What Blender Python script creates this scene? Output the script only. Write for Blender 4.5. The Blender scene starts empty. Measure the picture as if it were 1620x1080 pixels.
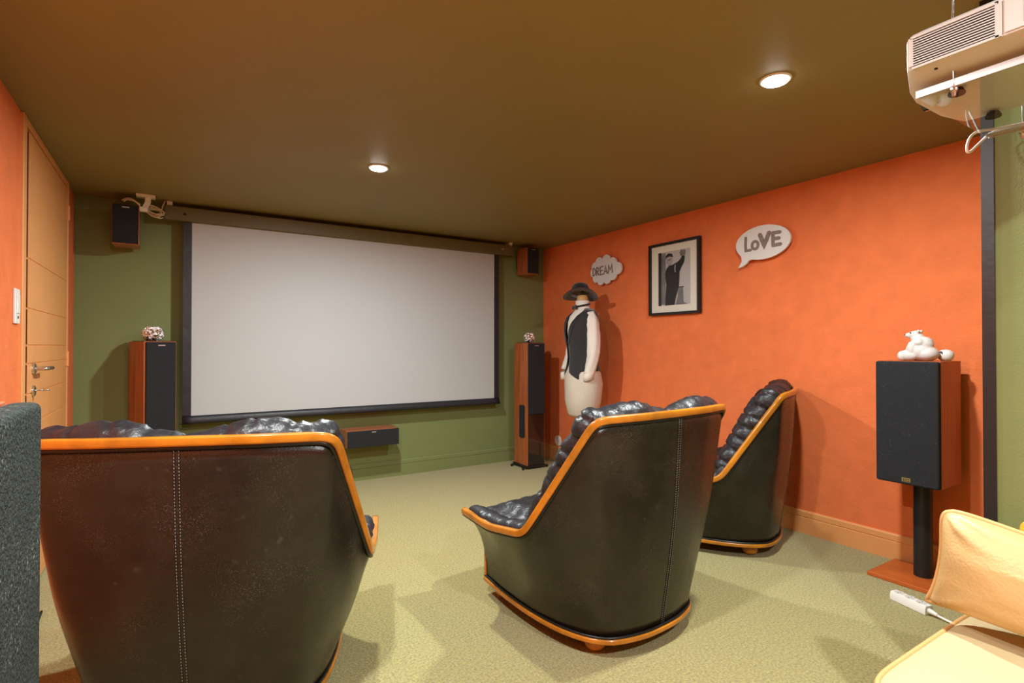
import bpy, bmesh, math, random
from math import sin, cos, pi, radians, hypot, atan2
from mathutils import Vector, Matrix, noise
from mathutils.geometry import tessellate_polygon
random.seed(4)
S = bpy.context.scene
COL = S.collection

# ------------------------------------------------------------------ camera
H = 2.20                       # ceiling height
cam = bpy.data.cameras.new('camera'); camo = bpy.data.objects.new('camera', cam); COL.objects.link(camo)
cam.sensor_width = 36.0; cam.lens = 851.0/1620*36.0; cam.clip_start = .02
camo.location = (0, 0, 1.165)
camo.rotation_euler = (radians(90+.54), 0, radians(-32.25))
S.camera = camo

# ------------------------------------------------------------------ colour management, world, lamps
S.view_settings.view_transform = 'Standard'; S.view_settings.look = 'None'
S.view_settings.gamma = 1.0; S.view_settings.use_curve_mapping = False
S.view_settings.exposure = 0.85
S.cycles.use_denoising = True
S.cycles.max_bounces = 10; S.cycles.diffuse_bounces = 6; S.cycles.glossy_bounces = 5
S.cycles.transparent_max_bounces = 12; S.cycles.sample_clamp_indirect = 6.0
S.cycles.caustics_reflective = False; S.cycles.caustics_refractive = False
world = bpy.data.worlds.new('world'); S.world = world; world.use_nodes = True
world.node_tree.nodes['Background'].inputs[0].default_value = (0.02, 0.02, 0.02, 1)
world.node_tree.nodes['Background'].inputs[1].default_value = 0.2
# ceiling spots: two in view, three more over the seats and behind the camera
SPOTS = [(1.00, 3.03, 30), (1.97, 1.21, 24), (0.05, 1.10, 26), (0.95, -0.55, 34), (1.0, 1.25, 0)]
LAMP_COLOR = (0.94, 1.0, 0.98)

# ------------------------------------------------------------------ materials
def srgb(r, g, b):
    f = lambda c: ((c/255+.055)/1.055)**2.4 if c > 10 else c/255/12.92
    return (f(r), f(g), f(b), 1)
def mat(name, col, rough=.6, metal=0, var=0, vscale=6, bump=0, bscale=60, spec=.5, coat=0, sheen=0, trans=0, ior=1.45,
        stretch=(1, 1, 1), emit=None, col2=None, detail=4, coat_rough=.08, bdist=.01, sub=0, vrough=0):
    m = bpy.data.materials.new(name); m.use_nodes = True; nt = m.node_tree; N = nt.nodes; L = nt.links
    b = N['Principled BSDF']
    b.inputs['Base Color'].default_value = col; b.inputs['Roughness'].default_value = rough
    b.inputs['Metallic'].default_value = metal; b.inputs['Specular IOR Level'].default_value = spec
    b.inputs['Coat Weight'].default_value = coat; b.inputs['Coat Roughness'].default_value = coat_rough
    b.inputs['Sheen Weight'].default_value = sheen; b.inputs['Transmission Weight'].default_value = trans
    b.inputs['IOR'].default_value = ior
    if sub: b.inputs['Subsurface Weight'].default_value = sub; b.inputs['Subsurface Radius'].default_value = (.01, .01, .01)
    if emit: b.inputs['Emission Color'].default_value = emit[0]; b.inputs['Emission Strength'].default_value = emit[1]
    if var or bump:
        tc = N.new('ShaderNodeTexCoord'); mp = N.new('ShaderNodeMapping'); mp.inputs['Scale'].default_value = stretch
        L.new(tc.outputs['Object'], mp.inputs['Vector'])
    if var:
        n = N.new('ShaderNodeTexNoise'); n.inputs['Scale'].default_value = vscale; n.inputs['Detail'].default_value = detail
        n.inputs['Roughness'].default_value = .62
        L.new(mp.outputs[0], n.inputs['Vector'])
        r = N.new('ShaderNodeValToRGB'); r.color_ramp.elements[0].position = .3; r.color_ramp.elements[1].position = .7
        c2 = col2 if col2 else tuple(min(1, c*(1-var)) for c in col[:3])+(1,)
        r.color_ramp.elements[0].color = c2; r.color_ramp.elements[1].color = tuple(min(1, c*(1+var*.5)) for c in col[:3])+(1,)
        L.new(n.outputs['Fac'], r.inputs[0]); L.new(r.outputs[0], b.inputs['Base Color'])
        if vrough:
            mr = N.new('ShaderNodeMapRange'); mr.inputs['To Min'].default_value = rough-vrough; mr.inputs['To Max'].default_value = rough+vrough
            L.new(n.outputs['Fac'], mr.inputs['Value']); L.new(mr.outputs[0], b.inputs['Roughness'])
    if bump:
        n2 = N.new('ShaderNodeTexNoise'); n2.inputs['Scale'].default_value = bscale; n2.inputs['Detail'].default_value = 3
        L.new(mp.outputs[0], n2.inputs['Vector'])
        bp = N.new('ShaderNodeBump'); bp.inputs['Strength'].default_value = bump; bp.inputs['Distance'].default_value = bdist
        L.new(n2.outputs['Fac'], bp.inputs['Height']); L.new(bp.outputs[0], b.inputs['Normal'])
    return m
def add_speckle(m, col, scale=220, thr=.80, amount=.6, patch=3.0):
    """fine dust flecks, denser in soft patches"""
    nt = m.node_tree; N = nt.nodes; L = nt.links; b = N['Principled BSDF']
    tc = N.new('ShaderNodeTexCoord')
    n = N.new('ShaderNodeTexNoise'); n.inputs['Scale'].default_value = scale; n.inputs['Detail'].default_value = 1
    p = N.new('ShaderNodeTexNoise'); p.inputs['Scale'].default_value = patch; p.inputs['Detail'].default_value = 5
    L.new(tc.outputs['Object'], n.inputs['Vector']); L.new(tc.outputs['Object'], p.inputs['Vector'])
    a = N.new('ShaderNodeMapRange'); a.inputs['From Min'].default_value = thr-.12; a.inputs['From Max'].default_value = thr
    c = N.new('ShaderNodeMapRange'); c.inputs['From Min'].default_value = .45; c.inputs['From Max'].default_value = .72; c.inputs['To Max'].default_value = amount
    L.new(n.outputs['Fac'], a.inputs['Value']); L.new(p.outputs['Fac'], c.inputs['Value'])
    mu = N.new('ShaderNodeMath'); mu.operation = 'MULTIPLY'; L.new(a.outputs[0], mu.inputs[0]); L.new(c.outputs[0], mu.inputs[1])
    mix = N.new('ShaderNodeMix'); mix.data_type = 'RGBA'
    src = b.inputs['Base Color']
    if src.is_linked: L.new(src.links[0].from_socket, mix.inputs['A'])
    else: mix.inputs['A'].default_value = src.default_value
    mix.inputs['B'].default_value = col; L.new(mu.outputs[0], mix.inputs['Factor'])
    L.new(mix.outputs['Result'], b.inputs['Base Color'])
    return m
def pane(name, tint, rough, ior):
    m = bpy.data.materials.new(name); m.use_nodes = True; nt = m.node_tree; N = nt.nodes; L = nt.links
    N.remove(N['Principled BSDF']); t = N.new('ShaderNodeBsdfTransparent'); g = N.new('ShaderNodeBsdfGlossy'); f = N.new('ShaderNodeFresnel'); mx = N.new('ShaderNodeMixShader')
    t.inputs[0].default_value = tint; g.inputs['Roughness'].default_value = rough; f.inputs['IOR'].default_value = ior
    ge = N.new('ShaderNodeNewGeometry'); inv = N.new('ShaderNodeMath'); inv.operation = 'SUBTRACT'; inv.inputs[0].default_value = 1.0
    mu = N.new('ShaderNodeMath'); mu.operation = 'MULTIPLY'; L.new(ge.outputs['Backfacing'], inv.inputs[1]); L.new(inv.outputs[0], mu.inputs[0]); L.new(f.outputs[0], mu.inputs[1])
    L.new(mu.outputs[0], mx.inputs[0]); L.new(t.outputs[0], mx.inputs[1]); L.new(g.outputs[0], mx.inputs[2])
    L.new(mx.outputs[0], N['Material Output'].inputs['Surface']); return m
M = {}
M['orange'] = mat('orange_suede_wall', (.80, .20, .068, 1), .85, var=.10, vscale=9, bump=.25, bscale=90, detail=9, spec=.2)
M['green'] = mat('green_wall_paint', (.19, .225, .085, 1), .62, var=.05, vscale=3, bump=.12, bscale=160, spec=.35)
M['ceil'] = mat('olive_ceiling_paint', (.25, .205, .082, 1), .55, var=.05, vscale=2, bump=.1, bscale=150, spec=.3)
M['tan'] = mat('apricot_satin_paint', (.80, .36, .13, 1), .42, var=.05, vscale=4, bump=.05, bscale=40)
M['carpet'] = mat('olive_carpet', (.44, .37, .12, 1), .95, var=.55, vscale=110, bump=1.0, bscale=200, spec=.1, sheen=.3, detail=6)
M['shell'] = mat('aged_black_leather', (.018, .015, .011, 1), .27, var=.35, vscale=9, bump=.25, bscale=320, spec=.55, vrough=.08, detail=6, bdist=.002)
add_speckle(M['shell'], (.16, .155, .13, 1), 300, .70, .55, 5)
add_speckle(M['shell'], (.09, .085, .07, 1), 34, .80, .55, 4)
M['pad'] = mat('wrinkled_black_leather', (.014, .014, .018, 1), .42, var=.3, vscale=12, bump=.6, bscale=38, spec=.6, vrough=.08, bdist=.008)
M['piping'] = mat('black_piping', (.008, .008, .009, 1), .35)
M['rail'] = mat('honey_varnished_wood', (.52, .185, .012, 1), .28, var=.42, vscale=9, stretch=(1, 1, 1), coat=.6, bump=.05, bscale=30, detail=8)
M['cherry'] = mat('cherry_veneer', (.42, .115, .035, 1), .38, var=.45, vscale=10, stretch=(3, 3, .25), coat=.25, detail=8)
M['cherryh'] = mat('cherry_veneer_lengthwise', (.40, .125, .055, 1), .42, var=.40, vscale=10, stretch=(.25, 3, 3), coat=.2, detail=8)
M['padouk'] = mat('red_brown_veneer', (.42, .095, .03, 1), .40, var=.30, vscale=16, stretch=(3, 3, .4), coat=.2, detail=8)
M['padbase'] = mat('red_brown_board', (.50, .11, .02, 1), .35, var=.2, vscale=6, stretch=(.5, 3, 3), coat=.3)
M['cloth'] = mat('black_grille_cloth', (.030, .031, .036, 1), .9, var=.3, vscale=300, bump=.6, bscale=500, spec=.15)
M['foam'] = mat('dusty_grille_foam', (.040, .048, .045, 1), .95, var=.5, vscale=180, bump=1.0, bscale=240, spec=.15, detail=5)
add_speckle(M['foam'], (.30, .33, .31, 1), 190, .70, .7, 14)
add_speckle(M['cloth'], (.2, .2, .2, 1), 240, .76, .5, 20)
M['gloss'] = mat('piano_black', (.006, .006, .007, 1), .06, coat=1)
M['blackp'] = mat('satin_black', (.012, .012, .013, 1), .4, bump=.05, bscale=50)
M['vinyl'] = mat('black_screen_vinyl', (.020, .020, .026, 1), .45, bump=.25, bscale=9, bdist=.02)
M['screen'] = mat('white_screen_fabric', (.47, .485, .50, 1), .85, var=.015, vscale=1.2, bump=.05, bscale=400, spec=.2)
M['case'] = mat('olive_painted_case', (.125, .105, .042, 1), .5, var=.1, vscale=20, bump=.1, bscale=60)
M['steel'] = mat('brushed_steel', (.62, .60, .58, 1), .25, metal=1, bump=.05, bscale=80)
M['silver'] = mat('silver_badge', (.75, .75, .78, 1), .3, metal=.8)
M['gold'] = mat('gold_badge', (.62, .50, .22, 1), .35, metal=.8)
M['white'] = mat('white_plastic', (.80, .78, .74, 1), .4, var=.03, vscale=10)
M['cream_cable'] = mat('cream_cable', (.62, .50, .33, 1), .5, var=.05, vscale=10)
M['proj'] = mat('warm_white_plastic', (.62, .60, .56, 1), .45, var=.03, vscale=8, bump=.08, bscale=300, bdist=.002)
M['dark'] = mat('dark_recess', (.008, .008, .008, 1), .8, var=.1)
M['alu'] = mat('white_aluminium', (.55, .54, .54, 1), .35, metal=.2, var=.02)
M['acryl'] = pane('clear_acrylic', (.94, .95, .93, 1), .02, 1.6)
M['shirt'] = mat('white_shirt_cotton', (.80, .76, .70, 1), .85, var=.05, vscale=8, bump=.15, bscale=120)
M['skirt'] = mat('ecru_calico', (.66, .61, .52, 1), .85, var=.08, vscale=7, bump=.2, bscale=200)
M['wool'] = mat('black_waistcoat_wool', (.020, .020, .024, 1), .8, var=.3, vscale=60, bump=.3, bscale=300, sheen=.3)
M['felt'] = mat('black_felt', (.008, .008, .009, 1), .9, var=.2, vscale=60, bump=.3, bscale=200, sheen=.4)
M['lining'] = mat('grey_satin_lining', (.30, .30, .31, 1), .35, var=.15, vscale=10)
M['neckwood'] = mat('pale_turned_wood', (.58, .33, .12, 1), .45, var=.25, vscale=8, stretch=(1, 1, .2))
M['paint_white'] = mat('white_painted_board', (.74, .73, .72, 1), .6, var=.02, vscale=5)
M['glitter'] = mat('grey_glitter', (.33, .25, .24, 1), .5, metal=.3, var=.5, vscale=260, bump=.4, bscale=300)
M['matboard'] = mat('ivory_mat_board', (.80, .77, .68, 1), .8, var=.02, vscale=10)
M['g1'] = mat('photo_pale_grey', (.50, .49, .50, 1), .6, var=.12, vscale=5)
M['g2'] = mat('photo_mid_grey', (.20, .195, .20, 1), .6, var=.35, vscale=9)
M['g3'] = mat('photo_black', (.022, .020, .022, 1), .6, var=.2, vscale=9)
M['g4'] = mat('photo_light_skin_grey', (.36, .35, .36, 1), .6, var=.3, vscale=40)
M['glass'] = pane('picture_glass', (.98, .98, .98, 1), .01, 1.3)
M['bear'] = mat('frosted_white_resin', (.66, .63, .62, 1), .5, var=.06, vscale=60, bump=.5, bscale=160, sub=.3, bdist=.003)
M['creaml'] = mat('cream_grained_leather', (.60, .39, .17, 1), .42, var=.06, vscale=6, bump=.5, bscale=130, bdist=.003)
M['creamp'] = mat('cream_leather_piping', (.66, .38, .15, 1), .4, var=.05, vscale=10)
M['sofa'] = mat('pale_cream_leather', (.56, .45, .25, 1), .45, var=.06, vscale=6, bump=.3, bscale=120, bdist=.003)
M['mustard'] = mat('mustard_fabric', (.75, .36, .02, 1), .85, var=.1, vscale=20, bump=.4, bscale=300)
M['rubber'] = mat('black_rubber', (.01, .01, .01, 1), .7, var=.1)
M['grom'] = mat('dark_groove', (.35, .14, .05, 1), .6, var=.05)
M['redprint'] = mat('salmon_label', (.80, .52, .42, 1), .5, var=.03)
M['ink'] = mat('grey_print_ink', (.12, .11, .12, 1), .6, var=.05)
M['redink'] = mat('red_print_ink', (.50, .17, .12, 1), .6, var=.05)
# lamp diffuser and mosaic glass
M['lamp'] = mat('frosted_lamp_diffuser', (.9, .9, .9, 1), .5, emit=((1, .96, .90, 1), 22))
def mosaic():
    m = bpy.data.materials.new('crackled_silver_glass'); m.use_nodes = True; nt = m.node_tree; N = nt.nodes; L = nt.links
    b = N['Principled BSDF']; b.inputs['Base Color'].default_value = (.95, .93, .93, 1)
    b.inputs['Roughness'].default_value = .06; b.inputs['IOR'].default_value = 1.5
    tc = N.new('ShaderNodeTexCoord'); v = N.new('ShaderNodeTexVoronoi'); v.inputs['Scale'].default_value = 70
    L.new(tc.outputs['Object'], v.inputs['Vector'])
    bp = N.new('ShaderNodeBump'); bp.inputs['Strength'].default_value = 1; bp.inputs['Distance'].default_value = .01
    L.new(v.outputs['Distance'], bp.inputs['Height']); L.new(bp.outputs[0], b.inputs['Normal'])
    mr = N.new('ShaderNodeMapRange'); mr.inputs['From Min'].default_value = .35; mr.inputs['From Max'].default_value = .45
    L.new(v.outputs['Color'], mr.inputs['Value']); L.new(mr.outputs[0], b.inputs['Metallic'])
    return m
M['mosaic'] = mosaic()

# ------------------------------------------------------------------ helpers
def prep(o, label=None, cat=None, group=None, kind=None):
    if label: o['label'] = label
    if cat: o['category'] = cat
    if group: o['group'] = group
    if kind: o['kind'] = kind
    return o
def thing(name, label, cat, loc=(0, 0, 0), rotz=0, group=None, kind=None):
    o = bpy.data.objects.new(name, None); COL.objects.link(o); o.empty_display_size = .1
    o.location = loc; o.rotation_euler = (0, 0, rotz)
    return prep(o, label, cat, group, kind)
def obj(name, bm, m, parent=None, label=None, smooth=False, bevel=0, seg=2, loc=None):
    bmesh.ops.recalc_face_normals(bm, faces=bm.faces[:])
    me = bpy.data.meshes.new(name); bm.to_mesh(me); bm.free()
    for mm in (m if isinstance(m, (list, tuple)) else [m]): me.materials.append(M[mm])
    o = bpy.data.objects.new(name, me); COL.objects.link(o)
    if smooth:
        for p in me.polygons: p.use_smooth = True
    if bevel:
        md = o.modifiers.new('bevel', 'BEVEL'); md.width = bevel; md.segments = seg; md.limit_method = 'ANGLE'
        for p in me.polygons: p.use_smooth = True
        md.harden_normals = True
    if parent: o.parent = parent
    if loc: o.location = loc
    if label: o['label'] = label
    return o
def bake(o):
    dg = bpy.context.evaluated_depsgraph_get(); dg.update()
    me = bpy.data.meshes.new_from_object(o.evaluated_get(dg)); o.modifiers.clear(); o.data = me
    return me
def B(): return bmesh.new()
def box(bm, x0, x1, y0, y1, z0, z1, mi=0, mx=None):
    vs = [bm.verts.new(Vector((x, y, z)) if mx is None else mx @ Vector((x, y, z))) for z in (z0, z1) for y in (y0, y1) for x in (x0, x1)]
    for f in ((0, 1, 3, 2), (4, 6, 7, 5), (0, 4, 5, 1), (2, 3, 7, 6), (0, 2, 6, 4), (1, 5, 7, 3)):
        fc = bm.faces.new([vs[i] for i in f]); fc.material_index = mi
    return bm
def bxm(*a, **k): return box(B(), *a, **k)
def loft(bm, rings, closed=True, caps=True, mi=0):
    R = [[bm.verts.new(p) for p in r] for r in rings]; n = len(R[0])
    for a, b in zip(R, R[1:]):
        for i in range(n if closed else n-1):
            j = (i+1) % n
            f = bm.faces.new((a[i], a[j], b[j], b[i])); f.material_index = mi
    if caps and closed:
        for r in (R[0], R[-1]):
            try: f = bm.faces.new(r); f.material_index = mi
            except ValueError: pass
    return bm
def lathe(bm, prof, n=32, c=(0, 0, 0), sx=1, sy=1, caps=True, mi=0, ax='z'):
    rings = []
    for r, z in prof:
        ring = []
        for i in range(n):
            a = 2*pi*i/n; p = (r*cos(a)*sx, r*sin(a)*sy, z)
            if ax == 'x': p = (p[2], p[0], p[1])
            if ax == 'y': p = (p[0], p[2], p[1])
            ring.append(Vector(c)+Vector(p))
        rings.append(ring)
    return loft(bm, rings, True, caps, mi)
def tube(bm, pts, r, n=10, mi=0, cross=None, up=None, closed=False):
    """sweep a circle (or a cross-section list of (a, b)) along pts"""
    pts = [Vector(p) for p in pts]; rings = []; prev = None; N = len(pts)
    for i, p in enumerate(pts):
        if closed: t = (pts[(i+1) % N]-pts[i-1])
        else: t = (pts[min(i+1, N-1)]-pts[max(i-1, 0)])
        t.normalize()
        if up is not None: u = Vector(up(i) if callable(up) else up)
        elif prev is not None: u = prev
        else: u = Vector((0, 0, 1)) if abs(t.z) < .9 else Vector((1, 0, 0))
        s = t.cross(u); s.normalize(); u = s.cross(t); u.normalize(); prev = u
        rr = r(i/(N-1)) if callable(r) else r
        cs = cross if cross else [(cos(2*pi*k/n), sin(2*pi*k/n)) for k in range(n)]
        rings.append([p+s*(a*rr)+u*(b*rr) for a, b in cs])
    if closed: rings.append(rings[0]); return loft(bm, rings, True, False, mi)
    return loft(bm, rings, True, True, mi)
def smooth_path(pts, n=8):
    """catmull-rom through pts"""
    P = [Vector(p) for p in pts]; P = [P[0]*2-P[1]]+P+[P[-1]*2-P[-2]]; out = []
    for i in range(1, len(P)-2):
        for k in range(n):
            t = k/n; a, b, c, d = P[i-1:i+3]
            out.append(.5*((2*b)+(c-a)*t+(2*a-5*b+4*c-d)*t*t+(3*b-a-3*c+d)*t**3))
    out.append(P[-2]); return out
def extrude_poly(bm, pts2, fn, d0, d1, mi=0):
    """2D outline pts2 -> prism; fn(u, v, d) gives the point"""
    a = [bm.verts.new(fn(u, v, d0)) for u, v in pts2]; b = [bm.verts.new(fn(u, v, d1)) for u, v in pts2]
    tri = tessellate_polygon([[Vector((u, v, 0)) for u, v in pts2]])
    for t in tri:
        for L_ in (a, b):
            try: bm.faces.new([L_[k] for k in t]).material_index = mi
            except ValueError: pass
    n = len(a)
    for i in range(n): bm.faces.new((a[i], a[(i+1) % n], b[(i+1) % n], b[i])).material_index = mi
    return bm
STK = [0]
def ribbon(bm, pts, w, fn, d0, d1, mi=0):
    """stroke of width w along 2D pts with mitred joints and round ends"""
    STK[0] = (STK[0]+1) % 8; d1 = d1+.00025*STK[0]
    P = [Vector((u, v)) for u, v in pts]; Lf = []; Rt = []; n_ = len(P)
    for i, p in enumerate(P):
        a = (p-P[i-1]).normalized() if i else (P[1]-p).normalized(); b = (P[i+1]-p).normalized() if i < n_-1 else a
        t = (a+b).normalized() if (a+b).length > .1 else a; nrm = Vector((-t.y, t.x)); k = min(1.6, 1/max(.4, t.dot(a)))
        Lf.append(p+nrm*w/2*k); Rt.append(p-nrm*w/2*k)
    a0 = atan2(*(Lf[0]-P[0]).yx); a1 = atan2(*(Rt[-1]-P[-1]).yx)
    c0 = [(P[0].x+w/2*cos(a0+pi*q/5), P[0].y+w/2*sin(a0+pi*q/5)) for q in (4, 3, 2, 1)]
    c1 = [(P[-1].x+w/2*cos(a1+pi*q/5), P[-1].y+w/2*sin(a1+pi*q/5)) for q in (4, 3, 2, 1)]
    if (P[0]-P[-1]).length < 1e-4: c0 = c1 = []
    out = c0[::1]+[tuple(v) for v in Lf]+c1+[tuple(v) for v in Rt[::-1]]
    return extrude_poly(bm, out, fn, d0, d1, mi)
def blob(bm, c, r, sub=2):
    m = Matrix.Translation(c) @ Matrix.Diagonal((*(r if hasattr(r, '__len__') else (r, r, r)), 1))
    bmesh.ops.create_icosphere(bm, subdivisions=sub, radius=1, matrix=m)
def fuse(o, voxel, it=4):
    md = o.modifiers.new('r', 'REMESH'); md.mode = 'VOXEL'; md.voxel_size = voxel
    if it:
        sm = o.modifiers.new('s', 'SMOOTH'); sm.factor = .6; sm.iterations = it
    me = bake(o)
    for p in me.polygons: p.use_smooth = True
    return me
def copy_tree(o, parent=None):
    c = o.copy(); COL.objects.link(c); c.parent = parent
    for ch in [k for k in bpy.data.objects if k.parent == o]: copy_tree(ch, c)
    return c
def struct(name, bm, m, label=None, **k):
    return prep(obj(name, bm, m, **k), label, 'room', kind='structure')

# ------------------------------------------------------------------ the room
XL, XR, YB, YR = -.57, 3.35, 4.68, -1.7
XP, YP = 2.05, .605            # green partition plane and its corner
struct('floor', bxm(XL-.1, XR+.1, YR-.1, YB+.1, -.1, 0), 'carpet', 'olive green carpet floor')
struct('ceiling', bxm(XL-.1, XR+.1, YR-.1, YB+.1, H, H+.1), 'ceil', 'dark olive painted ceiling')
struct('wall_back', bxm(XL-.1, XR+.1, YB, YB+.1, 0, H), 'green', 'olive green wall behind the projection screen')
struct('wall_right', bxm(XR, XR+.1, YP-.1, YB, 0, H), 'orange', 'long orange wall with picture and wall signs')
b = bxm(XL-.1, XL, YR, 3.17, 0, H); box(b, XL-.1, XL, 4.345, YB, 0, H); box(b, XL-.1, XL-.06, 3.17, 4.345, 0, H)
struct('wall_left', b, 'orange', 'orange wall around the apricot door')
struct('wall_rear', bxm(XL-.1, XR+.1, YR-.1, YR, 0, H), 'orange', 'orange wall at the rear of the room')
struct('wall_partition', bxm(XP, XR+.1, YR, YP, 0, H), 'green', 'sage green partition wall beside the sofa')
struct('trim_1', bxm(XP-.006, XP+.02, YP-.026, YP+.004, 0, H), 'blackp', 'black vertical corner strip between green and orange walls')
def baseboard(name, mx, length, m, label):
    """profile swept along local x, wall at local y=0, room at -y"""
    pr = [(0, 0), (-.014, 0), (-.014, .098), (-.009, .102), (-.014, .106), (-.014, .134), (-.008, .142), (0, .142)]
    bm = B(); loft(bm, [[mx @ Vector((x, y, z)) for y, z in pr] for x in (0, length)])
    return struct(name, bm, m, label)
T = Matrix.Translation; RZ = lambda a: Matrix.Rotation(a, 4, 'Z')
baseboard('baseboard_back', T((XL, YB, 0)), XR-XL, 'green', 'green baseboard under the screen')
baseboard('baseboard_right', T((XR, YB, 0)) @ RZ(-pi/2), YB-YP, 'tan', 'apricot baseboard along the orange wall')
baseboard('baseboard_left', T((XL, YR, 0)) @ RZ(pi/2), 3.15-YR, 'tan', 'apricot baseboard left of the door')
baseboard('baseboard_corner', T((XL, 4.36, 0)) @ RZ(pi/2), YB-4.36, 'tan', 'short apricot baseboard between door and corner')
# door casing + door
b = bxm(XL-.05, XL+.014, 3.137, 3.20, 0, H-.002); box(b, XL-.05, XL+.014, 4.325, 4.36, 0, H-.002); box(b, XL-.05, XL+.012, 3.20, 4.325, 2.165, H-.002)
struct('trim_2', b, 'tan', 'apricot door casing', bevel=.004)
d1 = prep(thing('door_1', 'apricot panelled door with steel lever handle', 'door', (XL, 3.27, 0), kind='structure'))
bm = B()
zs = [.006, .20, .41, .62, .80, .945, 1.085, 1.17, 1.34, 1.57, 2.155]
for z0, z1 in zip(zs, zs[1:]): box(bm, -.03, .010, .0, 1.05, z0+.003, z1-.003)
box(bm, -.03, .0065, .0, 1.05, .006, 2.155)
obj('door_leaf', bm, 'tan', d1, bevel=.0015)
obj('door_jamb', bxm(-.03, -.001, -.065, -.012, 0, 2.155), 'orange', d1)
obj('door_gap', bxm(-.05, -.03, -.075, 1.07, 0, 2.165), 'dark', d1, label='dark gap between leaf and casing')
for z in (2.0, 1.09, .25):
    bm = B(); lathe(bm, [(.008, z-.045), (.008, z+.045)], 12, (.014, 1.052, 0)); obj('hinge', bm, 'tan', d1)
bm = B(); lathe(bm, [(.0, 0), (.026, 0), (.026, .008), (.022, .011), (.01, .011), (.01, .045), (0, .045)], 28, (.010, .10, 1.06), ax='x')
hd = obj('door_handle', bm, 'steel', d1, 'steel lever handle with round rose', smooth=False)
bm = B(); tube(bm, smooth_path([(.045, .098, 1.06), (.058, .105, 1.06), (.062, .13, 1.06), (.062, .22, 1.06), (.060, .245, 1.058)], 6), .0095, 12)
obj('lever', bm, 'steel', hd, smooth=True)
bm = B(); lathe(bm, [(0, 0), (.026, 0), (.026, .007), (.022, .010), (0, .010)], 28, (.010, .10, .955), ax='x')
kh = obj('lock_rose', bm, 'steel', d1)
bm = B(); tube(bm, [(.015, .10, .957), (.05, .10, .957)], .003, 8); lathe(bm, [(0, -.003), (.012, -.003), (.012, .003), (0, .003)], 16, (.06, .102, .957), ax='z')
obj('key', bm, 'steel', kh, smooth=True)

# ------------------------------------------------------------------ ceiling spots
def ceiling_spot(x, y, power, label):
    t = thing('ceiling_spot', label, 'light', (x, y, H), group='round ceiling spots')
    bm = B(); lathe(bm, [(.046, -.0005), (.058, -.0005), (.058, -.004), (.052, -.008), (.046, -.006)], 40, caps=False); obj('rim', bm, 'white', t, smooth=True)
    bm = B(); lathe(bm, [(.047, -.001), (.047, -.008), (.043, -.013), (.030, -.017), (.012, -.018), (.0005, -.018)], 36)
    obj('diffuser', bm, 'lamp', t, 'glowing white diffuser', smooth=True)
    if power:
        l = bpy.data.lights.new('spot_light', 'AREA'); l.shape = 'DISK'; l.size = .085; l.energy = power; l.color = LAMP_COLOR
        lo = bpy.data.objects.new('spot_light', l); COL.objects.link(lo); lo.parent = t; lo.location = (0, 0, -.020)
labs = ['round ceiling spot nearest the projection screen', 'round ceiling spot between the orange wall and the projector',
        'round ceiling spot above the left armchair, out of frame', 'round ceiling spot at the rear of the room, out of frame']
for (x, y, p), lb in zip(SPOTS[:4], labs): ceiling_spot(x, y, p, lb)

# ------------------------------------------------------------------ projection screen
YS = 4.56
sc = thing('projection_screen', 'large white projection screen with black border and olive housing', 'screen', (0, YS, 0))
bm = bxm(-.055, 2.86, -.045, .045, 2.068, 2.168); ho = obj('housing', bm, 'case', sc, bevel=.006)
obj('end_cap', bxm(-.062, -.055, -.047, .047, 2.064, 2.172), 'case', ho, bevel=.002); obj('end_cap', bxm(2.86, 2.867, -.047, .047, 2.064, 2.172), 'case', ho, bevel=.002)
for x in (-.04, 2.83):
    obj('bracket', bxm(x, x+.035, -.03, .06, 2.168, H), 'white', sc, bevel=.002)
obj('screw_hole', bxm(.062, .078, -.0465, -.044, 2.108, 2.124), 'dark', sc)
bm = B(); box(bm, 2.72, 2.76, -.0465, -.0445, 2.118, 2.128)
obj('badge', bm, 'silver', sc, 'small silver maker plate')
obj('black_backing', bxm(.061, 2.722, -.001, .001, .64, 2.10), 'vinyl', sc)
obj('white_fabric', bxm(.116, 2.668, -.004, -.001, .650, 2.10), 'screen', sc)
bm = B(); pr = [(-.002, .665), (-.016, .645), (-.022, .62), (-.018, .607), (0, .60), (.014, .606), (.014, .63), (.002, .66)]
loft(bm, [[Vector((x, y, z)) for y, z in pr] for x in [.061+i*(2.66/40) for i in range(41)]])
bt = obj('bottom_bar', bm, 'vinyl', sc, smooth=True)
for x in (.052, 2.73):
    bm = B(); lathe(bm, [(.006, -.008), (.006, .008)], 12, (x, 0, .608), ax='x'); obj('end_plug', bm, 'blackp', bt)

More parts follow.
